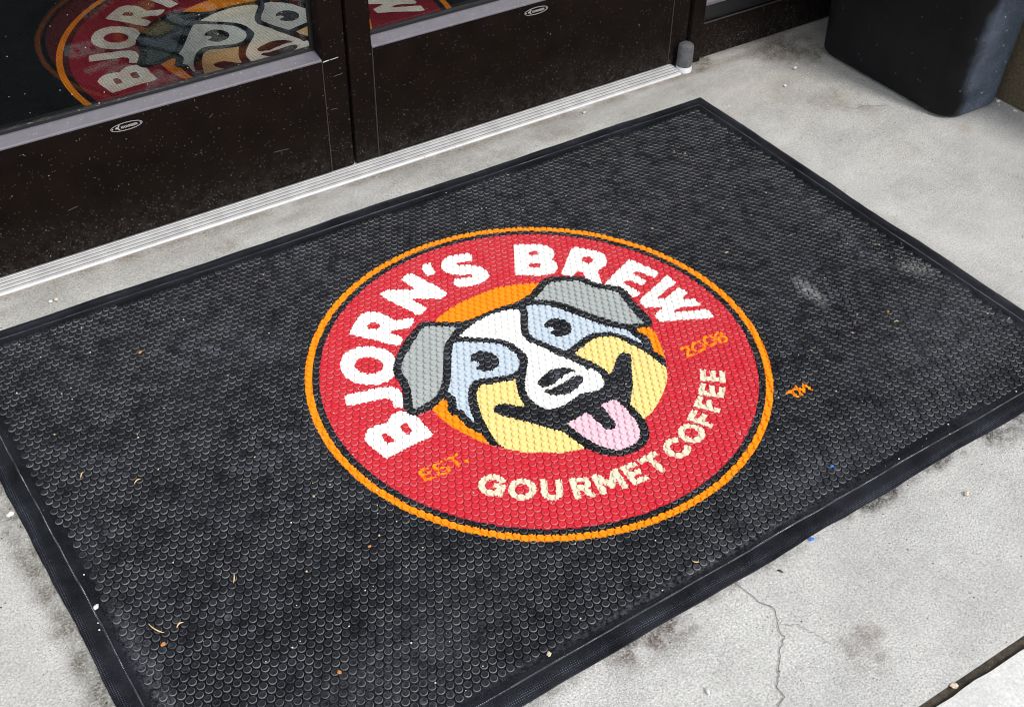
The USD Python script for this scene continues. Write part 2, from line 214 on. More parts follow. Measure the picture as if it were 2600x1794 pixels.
M['glass'] = usdkit.material(stage, '/World/Looks/window_glass', {'ge': ('geometry', {}), 'f': ('fresnel', {'IOR': 1.34}), 't': ('transparent_bsdf', {'color': (0.97, 0.985, 0.98)}), 'g': ('glossy_bsdf', {'color': (1, 1, 1), 'roughness': 0.0}), 'x': ('mix_closure', {}),
    'v': ('voronoi_texture', {'scale': 75}), 'w': ('white_noise_texture', {'dimensions': '3D'}), 'd': ('math', {'math_type': 'less_than', 'value2': 0.10}), 'e': ('math', {'math_type': 'less_than', 'value2': 0.16}), 'm': ('math', {'math_type': 'multiply'}), 'm2': ('math', {'math_type': 'multiply', 'value2': 0.5}), 'df': ('diffuse_bsdf', {'color': (0.5, 0.5, 0.5)}), 'y': ('mix_closure', {})},
    [('f.fac', 'x.fac'), ('t.BSDF', 'x.closure1'), ('g.BSDF', 'x.closure2'), ('ge.position', 'v.vector'), ('v.position', 'w.vector'), ('v.distance', 'd.value1'), ('w.value', 'e.value1'), ('d.value', 'm.value1'), ('e.value', 'm.value2'), ('m.value', 'm2.value1'), ('m2.value', 'y.fac'), ('x.closure', 'y.closure1'), ('df.BSDF', 'y.closure2')], surface='y.closure')

# ------------------------------------------------------------------ the setting
FRONT, GLASS_Y = 0.779, 0.815                      # door face and glass plane
JOINT0, JOINT1 = -0.903, -0.921
v, f = grid(-1.75, 1.556, JOINT0, 0.80, 0.007)
x, y = v[:, 0], v[:, 1]
stain = np.ones((len(v), 3))
def dirt_or_shade(a, col): global stain; a = np.clip(a, 0, 1)[:, None]; stain = stain * (1 - a) + stain * a * np.array(col)
n1, n2, n3 = fbm(x, y, 26, 1), fbm(x, y, 7, 2), fbm(x, y, 60, 3)
def near(d, w): return np.clip(1 - np.abs(d) / w, 0, 1)
# damp dirty rim along the mat: left side, lower side
lx = -0.929 - (y - 0.0145) * 0.0302
n4 = np.clip((fbm(x, y, 75, 6) - 0.36) * 5, 0, 1)
n5 = np.clip((n1 - 0.36) * 5, 0, 1)
dirt_or_shade((x < lx + 0.012) * np.clip(near(x - lx + 0.004, 0.046) * 1.7 - 0.5 * (1 - n5), 0, 1) * (0.5 + 0.5 * n4), (0.27, 0.25, 0.21))
by = -0.5895 + (x - 0.0015) * 0.0173
low = (y < by + 0.012)
dirt_or_shade(low * near(y - by, 0.020) * (0.3 + 0.7 * n4) * np.clip((n1 - 0.34) * 5, 0.1, 1), (0.32, 0.29, 0.26))
for cx, hw, w in ((0.66, 0.20, 0.055), (0.30, 0.07, 0.030), (-0.20, 0.10, 0.060), (0.44, 0.04, 0.022)):
    dirt_or_shade(low * np.clip(near(y - by, w) * 1.5, 0, 1) * np.clip(near(x - cx, hw) * 2.2, 0, 1) * np.clip(0.15 + n5, 0, 1) * (0.3 + 0.7 * n4), (0.15, 0.135, 0.12) if cx > 0 else (0.22, 0.16, 0.135))
dirt_or_shade(near(x - 0.915, 0.03) * (x > 0.90) * np.clip((n2 - 0.3) * 2, 0, 0.6), (0.72, 0.68, 0.62))
# strip by the threshold: grime and long smudges, its broad darkening also building shade in the colour
dirt_or_shade(near(y - 0.735, 0.022) * np.clip((n1 - 0.3) * 3, 0, 1), (0.55, 0.45, 0.36))
dirt_or_shade(np.clip((y - 0.60) * 12, 0, 1) * np.clip(0.55 + (fbm(x * 0.35, y, 16, 5) - 0.46) * 3, 0.2, 1), (0.70, 0.68, 0.645))
dirt_or_shade(np.clip((x - 0.9) * 5, 0, 1) * np.clip((y - 0.15) * 2.2, 0, 1) * np.clip(0.5 + (n2 - 0.5) * 2, 0.1, 1), (0.80, 0.77, 0.72))
dirt_or_shade(near(y - 0.79, 0.022) * (x > 1.0) * np.clip((n1 - 0.25) * 3, 0, 1), (0.34, 0.25, 0.17))
for cx, cy, r, a, col in ((1.26, 0.70, 0.085, 0.85, (0.42, 0.34, 0.26)), (1.33, 0.70, 0.06, 0.8, (0.4, 0.32, 0.25)), (1.02, 0.775, 0.05, 1.0, (0.25, 0.22, 0.16)), (1.20, 0.44, 0.055, 0.6, (0.55, 0.48, 0.38)), (1.23, 0.355, 0.03, 0.6, (0.5, 0.42, 0.34)), (0.052, -0.787, 0.045, 0.85, (0.52, 0.47, 0.44)), (0.09, -0.775, 0.022, 0.7, (0.58, 0.53, 0.49)), (0.035, -0.765, 0.02, 0.8, (0.54, 0.49, 0.46)), (1.36, 0.165, 0.02, 0.55, (0.85, 0.6, 0.42)), (1.17, 0.17, 0.04, 0.45, (0.7, 0.65, 0.57)), (1.02, 0.56, 0.12, 0.4, (0.75, 0.68, 0.58)), (0.50, 0.66, 0.05, 0.5, (0.6, 0.52, 0.42)), (-0.35, 0.675, 0.03, 0.6, (0.55, 0.48, 0.38)), (0.25, 0.66, 0.12, 0.5, (0.62, 0.6, 0.57)), (1.05, 0.05, 0.05, 0.35, (0.7, 0.68, 0.64)), (1.3, -0.1, 0.1, 0.3, (0.75, 0.72, 0.66)), (0.8, -0.7, 0.16, 0.3, (0.75, 0.75, 0.74)), (0.25, -0.72, 0.14, 0.3, (0.75, 0.75, 0.75))):
    d = np.hypot(x - cx, y - cy) / r + (n1 - 0.5) * 2.2
    dirt_or_shade(np.clip((1.15 - d) * 1.8, 0, 1) * a * np.clip((n3 - 0.25) * 3, 0.3, 1), col)
stain *= (0.86 + 0.28 * fbm(x, y, 3.2, 9))[:, None]
stain *= (0.93 + 0.14 * fbm(x + y * 0.4, (y - x * 0.25) * 6, 12, 10))[:, None]      # float marks
v[:, 2] += (fbm(x, y, 4, 4) - 0.5) * 0.0012 - 0.0006
pave = struct('pavement', (v, f), M['concrete'], smooth=True, stain=stain)
def crack(pts, w, name='crack'):
    c = LineString(pts).segmentize(0.006); q = np.array(c.coords); q[1:-1] += rng.normal(0, 0.0011, (len(q) - 2, 2))
    return obj(name, flat(LineString(q).buffer(w, cap_style='flat'), 0.0016), M['crack'], pave)
crack([(-0.0281, -0.5904), (-0.0203, -0.6389), (-0.0077, -0.6629), (-0.0308, -0.6978), (-0.0345, -0.7142), (-0.0542, -0.7251), (-0.102, -0.7715), (-0.1042, -0.7897), (-0.1226, -0.7965), (-0.15, -0.84), (-0.2, -0.902)], 0.0006)
crack([(-0.025, -0.69), (0.0, -0.705), (0.012, -0.735), (0.018, -0.76)], 0.0003)
crack([(1.19, 0.395), (1.205, 0.375), (1.235, 0.372), (1.25, 0.36), (1.29, 0.345)], 0.0005)
# a ragged, filled joint and the next, paler slab towards the street
xs = np.arange(-4, 6.001, 0.012)
e0 = JOINT0 + 0.0; e1 = JOINT1 + (fbm(xs, xs * 0, 30, 21) - 0.5) * 0.010
jv, jf = grid(-4, 6, JOINT1 - 0.012, JOINT0 + 0.004, 0.008, -0.006)
jv[:, 2] += (fbm(jv[:, 0], jv[:, 1], 80, 22) - 0.5) * 0.006
struct('joint_filler', (jv, jf), M['joint'], smooth=True)
top = np.c_[xs, e1, np.full(len(xs), 0.002)]; bot = np.c_[xs, e1 + 0.002, np.full(len(xs), -0.02)]; far = np.c_[xs, np.full(len(xs), -3.2), np.full(len(xs), 0.002)]
def strip(a, b):
    n = len(a); i = np.arange(n - 1); return trimesh.Trimesh(np.r_[a, b], np.r_[np.c_[i, i + 1, i + n + 1], np.c_[i, i + n + 1, i + n]], process=False)
struct('sidewalk', cat([strip(far, top), strip(top, bot)]), M['concrete_plain'])
struct('pavement', cat([bx(-4, -1.752, JOINT0, 0.80, -0.05, -0.001), bx(1.556, 6, JOINT0, -0.32, -0.05, -0.001), bx(-1.752, 1.556, JOINT0, JOINT0 + 0.002, -0.05, -0.004)]), M['concrete_plain'])
struct('kerb', bx(-4, 6, -3.36, -3.2, -0.2, 0.002, 0.01), M['concrete_plain'])
struct('road', flat(sbox(-200, -300, 200, 300), -0.145), M['asphalt'])

# ------------------------------------------------------------------ shop front: walls, frames, doors
room = struct('shop_interior_floor', bx(-3.2, 3.2, 0.845, 7, -0.05, 0.0), M['room_floor'])
struct('shop_interior_wall', cat([bx(-3.3, -3.2, 0.9, 7, 0, 3.0), bx(3.2, 3.3, 0.9, 7, 0, 3.0), bx(-3.3, 3.3, 7, 7.1, 0, 3.0)]), M['room_wall'])
struct('shop_interior_ceiling', bx(-3.3, 3.3, 0.9, 7.1, 3.0, 3.1), M['room_wall'])
wl = obj('shop_wall', cat([bx(-3.3, -1.72, 0.78, 0.9, 0, 3.5), bx(-1.72, 3.3, 0.78, 0.9, 3.0, 3.5)]), M['wall'])
tag(wl, 'tan plaster shop wall framing the glazed entrance', 'wall')
pier = obj('stucco_pier', bx(1.556, 2.3, -0.34, 0.90, -0.04, 3.5, 0.006), M['stucco'])
tag(pier, 'rough brown stucco wall behind the black bin at the right edge', 'wall')

JX0, JX1 = -0.957, 0.989                          # jamb faces
cn = obj('added_canopy', bx(-1.9, 2.5, -0.35, 0.778, 2.62, 2.80, 0.01), M['wall']); tag(cn, 'unseen flat slab added above the entrance doors for shade', 'added_canopy')  # unseen slab added to cut sky light on the concrete by the doors
fr = thing('entrance_frame', 'dark bronze entrance frame with low sidelight sill right of the doors', 'door frame')
obj('jamb', bx(JX1 + 0.003, JX1 + 0.045, FRONT - 0.006, FRONT + 0.10, 0.0, 3.0, 0.002), M['bronze'], fr)
obj('jamb', bx(JX0 - 0.047, JX0 - 0.003, FRONT - 0.006, FRONT + 0.10, 0.0, 3.0, 0.002), M['bronze'], fr)
obj('header', bx(JX0, JX1, FRONT + 0.0, FRONT + 0.1, 2.14, 2.22, 0.002), M['bronze'], fr)
for a, b in ((JX1 + 0.047, 1.553), (-1.717, JX0 - 0.05)):
    obj('sill', bx(a, b, FRONT + 0.006, FRONT + 0.09, 0.0, 0.0955, 0.0015), M['bronze'], fr)
    obj('sill_trim', bx(a, b, FRONT + 0.008, FRONT + 0.012, 0.0958, 0.0972), M['seam'], fr)
    obj('sill_recess', bx(a, b, FRONT + 0.020, FRONT + 0.085, 0.0973, 0.1425), M['gasket'], fr)
    obj('sill_ledge', extrude_x([(FRONT + 0.012, 0.143), (FRONT + 0.085, 0.143), (FRONT + 0.085, 0.157), (FRONT + 0.03, 0.157), (FRONT + 0.012, 0.150)], a, b), M['bronze_dust'], fr)
    obj('pane', bx(a, b, GLASS_Y, GLASS_Y + 0.006, 0.158, 3.0), M['glass'], fr)
obj('pane', bx(JX0, JX1, GLASS_Y, GLASS_Y + 0.006, 2.221, 3.0), M['glass'], fr)

def door(x0, x1, hinge_right, label):
    t = thing('glass_door', label, 'door', 'pair of glazed entrance doors')
    SW, RH, DT = 0.056, 0.290, 0.045
    zb = 0.016
    a, b = x0 + SW, x1 - SW
    for s0, s1 in ((x0, a - 0.0007), (b + 0.0007, x1)):
        obj('stile', bx(s0, s1, FRONT + 0.0012, FRONT + DT, zb, 2.13, 0.0012), M['bronze'], t)
    rail = obj('bottom_rail', bx(a, b, FRONT, FRONT + DT - 0.004, zb, RH, 0.0012), M['bronze'], t)
    obj('ledge', extrude_x([(FRONT + 0.0005, RH + 0.0004), (FRONT + 0.033, RH + 0.0004), (FRONT + 0.033, RH + 0.011), (FRONT + 0.030, RH + 0.011), (FRONT + 0.002, RH + 0.003)], a + 0.0005, b - 0.0005), M['bronze_dust'], t)
    for xx in (a, b): obj('seam_edge', bx(xx - 0.0006, xx + 0.0006, FRONT - 0.0004, FRONT + 0.004, zb + 0.001, RH - 0.0015), M['seam'], t)
    obj('edge_trim', bx(a, b, FRONT - 0.0008, FRONT + 0.0004, RH - 0.0012, RH + 0.0002), M['bronze_dust'], t)
    obj('gasket', cat([bx(a, b, GLASS_Y - 0.003, GLASS_Y + 0.009, RH + 0.001, RH + 0.0175), bx(a, a + 0.006, GLASS_Y - 0.003, GLASS_Y + 0.009, RH + 0.0175, 2.05), bx(b - 0.006, b, GLASS_Y - 0.003, GLASS_Y + 0.009, RH + 0.0175, 2.05)]), M['gasket'], t)
    obj('top_rail', bx(a, b, FRONT + 0.0012, FRONT + DT, 2.05, 2.13, 0.0012), M['bronze'], t)
    obj('glass', bx(a + 0.002, b - 0.002, GLASS_Y, GLASS_Y + 0.006, RH + 0.002, 2.05), M['glass'], t)
    obj('weather_strip', bx(x0 + 0.002, x1 - 0.002, FRONT + 0.006, FRONT + 0.03, 0.0125, zb - 0.0004), M['gasket'], t)
    # maker's oval plate
    cx, cz = (-0.4700, 0.2685) if not hinge_right else (0.5080, 0.2700)
    if True:
        e = affinity.scale(Point(0, 0).buffer(1, 32), 0.0325, 0.0087)
        bd = obj('badge', affine_y(affinity.translate(e, cx, cz), FRONT - 0.0014, FRONT - 0.0001), M['bronze'], t)
        ring = affinity.translate(e.difference(affinity.scale(Point(0, 0).buffer(1, 32), 0.0315, 0.0077)), cx, cz)
        obj('rim', affine_y(ring, FRONT - 0.0022, FRONT - 0.0016), M['chrome'], bd)
        for k in (-1, 1): obj('rivet', affine_y(Point(cx + k * 0.0285, cz).buffer(0.0013, 6), FRONT - 0.0024, FRONT - 0.0015), M['chrome'], bd)
        tm = meshkit.text_mesh('KAWNEER', 0.0048, 0.0006, True); tm.apply_scale([1.05, 1, 1]); w = tm.bounds[1][0]
        V = tm.vertices; obj('lettering', trimesh.Trimesh(np.c_[V[:, 0] * 0.034 / w + cx - 0.0118, FRONT - 0.0017 - V[:, 2], V[:, 1] + cz - 0.0028], tm.faces[:, ::1], process=False), M['chrome'], bd)
        mk = unary_union([Polygon([(-0.0225, 0.0014), (-0.0185, 0.0030), (-0.0195, 0.0002), (-0.0222, -0.0022)]), LineString([(-0.0142, 0.0054), (-0.0185, -0.0004), (-0.0142, -0.0046)]).buffer(0.0011, cap_style='flat')])
        obj('emblem', affine_y(affinity.translate(mk, cx, cz), FRONT - 0.0023, FRONT - 0.0016), M['chrome'], bd)
    return t
def affine_y(poly, y0, y1): return cat([extrude_y(g, y0, y1) for g in getattr(poly, 'geoms', [poly])])
dl = door(-0.953, 0.0175, False, 'left glass door with dark bronze kick panel and carpet mat seen behind it')
obj('paint_chip', cat([affine_y(Polygon([(-0.036, 0.286), (-0.028, 0.2868), (-0.022, 0.2872), (-0.022, 0.2884), (-0.031, 0.2882), (-0.036, 0.2872)]), FRONT + 0.0002, FRONT + 0.0011), affine_y(Polygon([(-0.020, 0.2874), (-0.004, 0.2882), (0.0, 0.2890), (0.0, 0.2894), (-0.012, 0.2886), (-0.020, 0.2882)]), FRONT + 0.0002, FRONT + 0.0011)]), M['salt'], dl)
for q in ([(-0.1718, 0.1099), (-0.15, 0.1088), (-0.1366, 0.1074)], [(-0.0141, 0.2472), (-0.004, 0.2486), (0.0049, 0.2484)], [(-0.028, 0.17), (-0.02, 0.1715), (-0.012, 0.169)], [(-0.30, 0.235), (-0.292, 0.241)], [(-0.62, 0.12), (-0.60, 0.1235)]):
    obj('scratch', affine_y(LineString(q).buffer(0.00035), FRONT + 0.0002 - (0.0008 if q[0][0] < -0.04 else 0), FRONT + 0.0011), M['pivot'], dl)
dr = door(0.0255, 0.985, True, 'right glass door with dark bronze kick panel above the silver threshold')

pv = thing('door_pivot', 'grey worn door pivot cover on a white collar at the threshold end', 'door pivot')
def lathe(prof, seg=28, at=(0, 0, 0)):
    m = trimesh.creation.revolve(np.array(prof), sections=seg); m.apply_translation(at); return m
px, py = 0.966, 0.757
obj('cover', lathe([(0, 0.016), (0.0195, 0.016), (0.0205, 0.018), (0.0205, 0.066), (0.019, 0.072), (0.014, 0.076), (0, 0.0775)], 28, (px, py, 0)), M['pivot'], pv, smooth=35)
obj('collar', lathe([(0, 0.0002), (0.0205, 0.0002), (0.021, 0.002), (0.0205, 0.0152), (0, 0.0152)], 28, (px, py, 0)), M['white_plastic'], pv, smooth=35)

th = thing('door_threshold', 'silver grooved aluminium threshold running under both doors', 'threshold')
prof = [(0.7395, 0.0003), (0.7395, 0.0028)]
for k in range(4):
    y0 = 0.7425 + k * 0.0088; z = 0.0050 + k * 0.0021
    prof += [(y0, z), (y0 + 0.0064, z + 0.0008), (y0 + 0.0066, z - 0.0022), (y0 + 0.0084, z - 0.0020)]
prof += [(0.779, 0.0122), (0.84, 0.0122), (0.84, 0.0003)]
for a, b in ((-1.0, 0.262), (0.2626, 0.9445)):
    sd = obj('saddle', extrude_x(prof, a, b), M['alu'], th)
    for k in range(4):
        y0 = 0.7425 + k * 0.0088; z = 0.0050 + k * 0.0021
        obj('groove_strip', bx(a + 0.0005, b - 0.0005, y0 + 0.0066, y0 + 0.0087, z - 0.0019, z + 0.0006), M['joint'], sd)  # dark strips filling the grooves between the ridges

# ------------------------------------------------------------------ plastic bin
def rrect(cx, cy, w, d, r, n=8):
    pts = []
    for sx, sy, a0 in ((1, 1, 0), (-1, 1, 90), (-1, -1, 180), (1, -1, 270)):
        for k in range(n + 1):
            a = math.radians(a0 + 90 * k / n); pts.append((cx + sx * (w / 2 - r) + r * math.cos(a), cy + sy * (d / 2 - r) + r * math.sin(a)))
    return np.array(pts)
def loft(rings, cap0=True, cap1=False):
    n = len(rings[0]); V = np.vstack(rings); F = []
    for k in range(len(rings) - 1):
        for i in range(n):
            j = (i + 1) % n; F += [(k * n + i, k * n + j, (k + 1) * n + j), (k * n + i, (k + 1) * n + j, (k + 1) * n + i)]
    for on, k in ((cap0, 0), (cap1, len(rings) - 1)):
        if on:
            V = np.vstack([V, rings[k].mean(0)]); c = len(V) - 1
            for i in range(n):
                j = (i + 1) % n; F.append((c, k * n + j, k * n + i) if k == 0 else (c, k * n + i, k * n + j))
    return trimesh.Trimesh(V, np.array(F), process=False)
tb = thing('plastic_bin', 'black tapered plastic bin with rounded corners beside the doors', 'bin')
bz = [0.002, 0.006, 0.014] + list(np.linspace(0.02, 0.80, 60)[1:]) + [0.82, 0.835, 0.84, 0.836, 0.80]; bi = [0.010, 0.004, 0.0] + [0.0] * 59 + [-0.008, -0.008, 0.002, 0.010, 0.012]
rings = []
for z, ins in zip(bz, bi):
    t = z / 0.8
    x0, x1, y0, y1 = 1.343 - 0.020 * t + ins, 1.553 - ins, 0.204 - 0.055 * t + ins, 0.665 + 0.02 * t - ins
    rings.append(np.c_[rrect((x0 + x1) / 2, (y0 + y1) / 2, x1 - x0, y1 - y0, 0.058 + 0.012 * t, 16), np.full(68, z)])
bm = loft(rings); BV = np.array(bm.vertices); bc = np.array([1.448, 0.43])
u = np.where(BV[:, 1] < 0.30, (BV[:, 0] - 1.372) / 0.03, -2.0) + (fbm(BV[:, 0] + BV[:, 1], BV[:, 2], 9, 61) - 0.5) * 3.0          # lit front and rounded corner: paler bluish light put into the colour
lit_side = np.clip(u, 0, 1) * (0.45 + 0.9 * fbm(BV[:, 0] * 3, BV[:, 2] * 0.7, 14, 62))
obj('body', bm, M['bin'], tb, smooth=True, stain=1 + lit_side[:, None] * np.array([17, 21, 25]))
lid = [np.c_[rrect(1.440, 0.417, 0.205 - 2 * i, 0.50 - 2 * i, 0.05), np.full(36, z)] for z, i in ((0.842, 0), (0.87, 0.006), (0.885, 0.03))]
obj('lid', loft(lid, True, True), M['bin'], tb, smooth=40)

# ------------------------------------------------------------------ the printed emblem, set out in metres about its centre
FR = {'A': (980, 690, 6.425), 'B': (1340, 690, 6.425), 'C': (980, 930, 6.425), 'D': (1340, 930, 6.425), 'P': (750, 550, 3.546), 'Q': (1300, 550, 3.3043), 'T': (750, 950, 3.546), 'W': (1520, 640, 6.425), 'X': (1640, 820, 2.861), 'E': (1040, 1120, 6.58)}
def pts(s):
    out, fr_ = [], None
    for tok in s.split():
        if tok in FR: fr_ = FR[tok]
        else:
            a, b = tok.split(','); out.append(tuple(ground(float(a), float(b), *fr_)))
    return out
def poly(s, r=0.0022):
    p = Polygon(pts(s)).buffer(0)
    return p.buffer(r).buffer(-2 * r).buffer(r).simplify(0.0003) if r else p
def stroke(s, w): return unary_union([LineString(pts(q)).buffer(w / 2, cap_style='flat', join_style='mitre') for q in s.split('|')])
SIL = 'A 800,805 620,800 520,850 440,940 370,1020 320,1090 250,1200 170,1350 130,1480 112,1580 C 115,50 130,130 200,240 255,360 275,440 280,620 290,690 350,760 400,785 490,800 750,690 860,590 940,520 1000,560 1005,640 1000,720 1080,785 1170,800 1230,880 1300,950 1400,1020 1480,1070 1560,1090 1620,1180 1690,1250 1720,1280 1850,1300 1960,1335 2100,1355 D 0,1390 300,1385 500,1395 700,1370 860,1335 970,1330 1100,1390 1220,1430 1400,1455 1600,1440 1800,1370 1930,1270 1980,1160 1990,1060 1965,970 1930,900 1905,845 2045,705 2135,570 2205,420 2265,250 2272,100 B 2265,1550 2260,1490 2240,1400 2150,1330 2060,1290 2030,1200 2000,1100 1920,1020 1850,985 1790,945 1775,925 1850,905 1975,900 2020,860 2035,800 2000,740 1900,640 1800,540 1690,410 1620,310 1540,250 1440,215 1300,205 1100,170 950,95 820,65 700,62 560,66 400,70 270,105 180,180 100,280 40,350 A 2313,375 2200,450 2100,500 1950,545 1800,590 1650,640 1500,710 1350,770 1250,795 1130,808'
EAR1 = 'A 640,885 900,880 1160,895 1100,960 1030,1060 960,1170 935,1300 930,1580 C 930,30 920,200 880,350 830,450 760,520 640,600 480,690 440,655 425,520 410,370 350,220 280,120 255,50 A 252,1560 260,1480 310,1370 370,1270 430,1170 490,1070 550,960 600,910'
PATCH1 = 'A 1130,1140 1300,1135 1700,1150 1880,1180 2000,1240 2120,1330 2175,1420 2178,1500 2150,1580 C 2150,40 2050,110 1900,150 1700,175 1540,190 1440,225 1370,300 1340,370 1335,500 1350,640 1390,760 1430,840 1455,910 1390,870 1300,760 1260,710 1210,695 1160,690 1155,600 1140,510 1090,460 1010,400 1035,320 1055,200 1065,50 A 1065,1500 1075,1350 1085,1250 1100,1170'
PUP1 = 'A 1380,1420 1390,1350 1450,1310 1520,1275 1600,1285 1700,1300 1810,1360 1845,1420 1847,1500 1800,1560 C 1790,25 1700,70 1600,70 1520,45 1455,15 A 1470,1555 1530,1500 1520,1470 1440,1450 1385,1460'
WHITE = 'A 1200,1030 1280,960 1380,880 1500,790 1700,690 1900,630 2050,605 2170,610 2195,660 2190,800 2200,950 2230,1030 2313,1130 B 60,1150 150,1190 300,1250 420,1320 600,1390 750,1460 900,1530 980,1590 D 1040,20 1130,80 1200,150 1250,220 1250,290 1210,340 1120,385 1040,405 940,420 850,440 760,510 660,580 560,640 430,680 300,675 200,640 110,580 40,510 0,460 C 2280,380 2270,260 2280,150 2300,30 A 2318,1456 2313,1400 2290,1340 2200,1260 2100,1180 2000,1130 1870,1090 1700,1075 1400,1060 1200,1045'
BEAN1 = 'D 150,265 200,190 280,120 350,60 460,20 620,12 740,30 790,70 700,90 600,130 560,175 500,210 450,250 400,300 330,305 250,330 180,310'
BEAN2 = 'D 260,410 300,365 400,350 470,310 560,265 650,210 750,150 850,130 900,160 905,220 870,280 800,350 700,410 600,450 470,465 370,450 290,430'
EAR2 = 'B 90,430 170,380 250,290 310,210 400,160 600,140 780,135 870,160 980,210 1100,255 1250,280 1400,305 1500,350 1560,460 1650,560 1740,680 1830,770 1895,825 1800,835 1650,845 1500,830 1350,780 1200,730 1000,655 800,580 650,525 450,470 280,445 150,455'
PATCH2 = 'A 2285,570 B 0,545 100,530 300,540 500,580 700,665 900,740 1100,820 1300,885 1500,920 1630,945 1690,1010 1790,1070 1900,1170 1870,1168 1750,1105 1640,1050 1500,1010 1350,970 1200,975 1060,990 950,1040 850,1110 740,1190 620,1280 500,1235 350,1175 200,1110 90,1055 25,1000 0,880 10,700 0,640'
PUP2 = 'B 265,860 300,800 390,750 500,750 620,785 700,850 720,930 700,990 620,1035 480,1040 400,1015 365,985 400,960 440,935 420,905 360,895 280,910'
YEL1 = 'B 770,1320 880,1230 960,1160 1080,1085 1200,1055 1330,1045 1450,1065 1600,1130 1750,1210 1900,1290 2050,1400 2180,1490 2260,1560 D 2275,100 2270,250 2210,420 2140,570 2050,710 1910,845 1870,820 1800,730 1720,650 1670,610 1680,540 1700,430 1720,280 1710,150 1695,20 B 1695,1500 1690,1380 1650,1320 1560,1300 1480,1350 1440,1420 1410,1530 D 1390,40 1350,115 1310,100 1260,40 B 1180,1530 1060,1460 950,1410 850,1375'
YEL2 = 'C 1600,285 1760,270 1900,245 2030,220 2110,195 2125,300 2150,420 2200,530 2250,600 2270,640 2170,645 2050,615 1930,595 1830,610 1760,660 1750,700 1790,750 1880,790 2000,815 2150,860 D 0,900 150,945 300,990 450,1030 580,1055 650,1120 760,1190 850,1260 935,1320 870,1340 700,1375 500,1400 300,1390 0,1395 C 2100,1360 1960,1340 1850,1260 1760,1160 1680,1030 1610,890 1560,780 1520,650 1490,550 1480,420 1510,340 1560,300'
TONGUE = 'D 635,910 780,850 880,790 960,740 1060,820 1180,930 1280,1010 1420,1010 1440,950 1420,890 1330,780 1260,690 1190,620 1310,570 1420,520 1500,590 1600,680 1720,820 1790,930 1830,1040 1825,1150 1780,1230 1680,1290 1560,1335 1450,1350 1300,1330 1150,1270 1000,1190 850,1090 730,1000'
OR1 = 'A 780,820 900,700 1050,590 1200,500 1400,410 1600,325 1800,255 2000,220 2200,195 B 60,180 180,180 100,300 0,420 A 1500,900 1000,900'
OR2 = 'C 745,690 830,770 930,870 1080,970 1200,1050 1330,1110 1460,1180 1580,1230 1700,1260 1600,1000 1200,700 1000,520 900,500'
OR3 = 'B 1970,895 2080,980 2150,1150 2190,1250 2245,1400 2100,1320 1950,1150 1750,900'
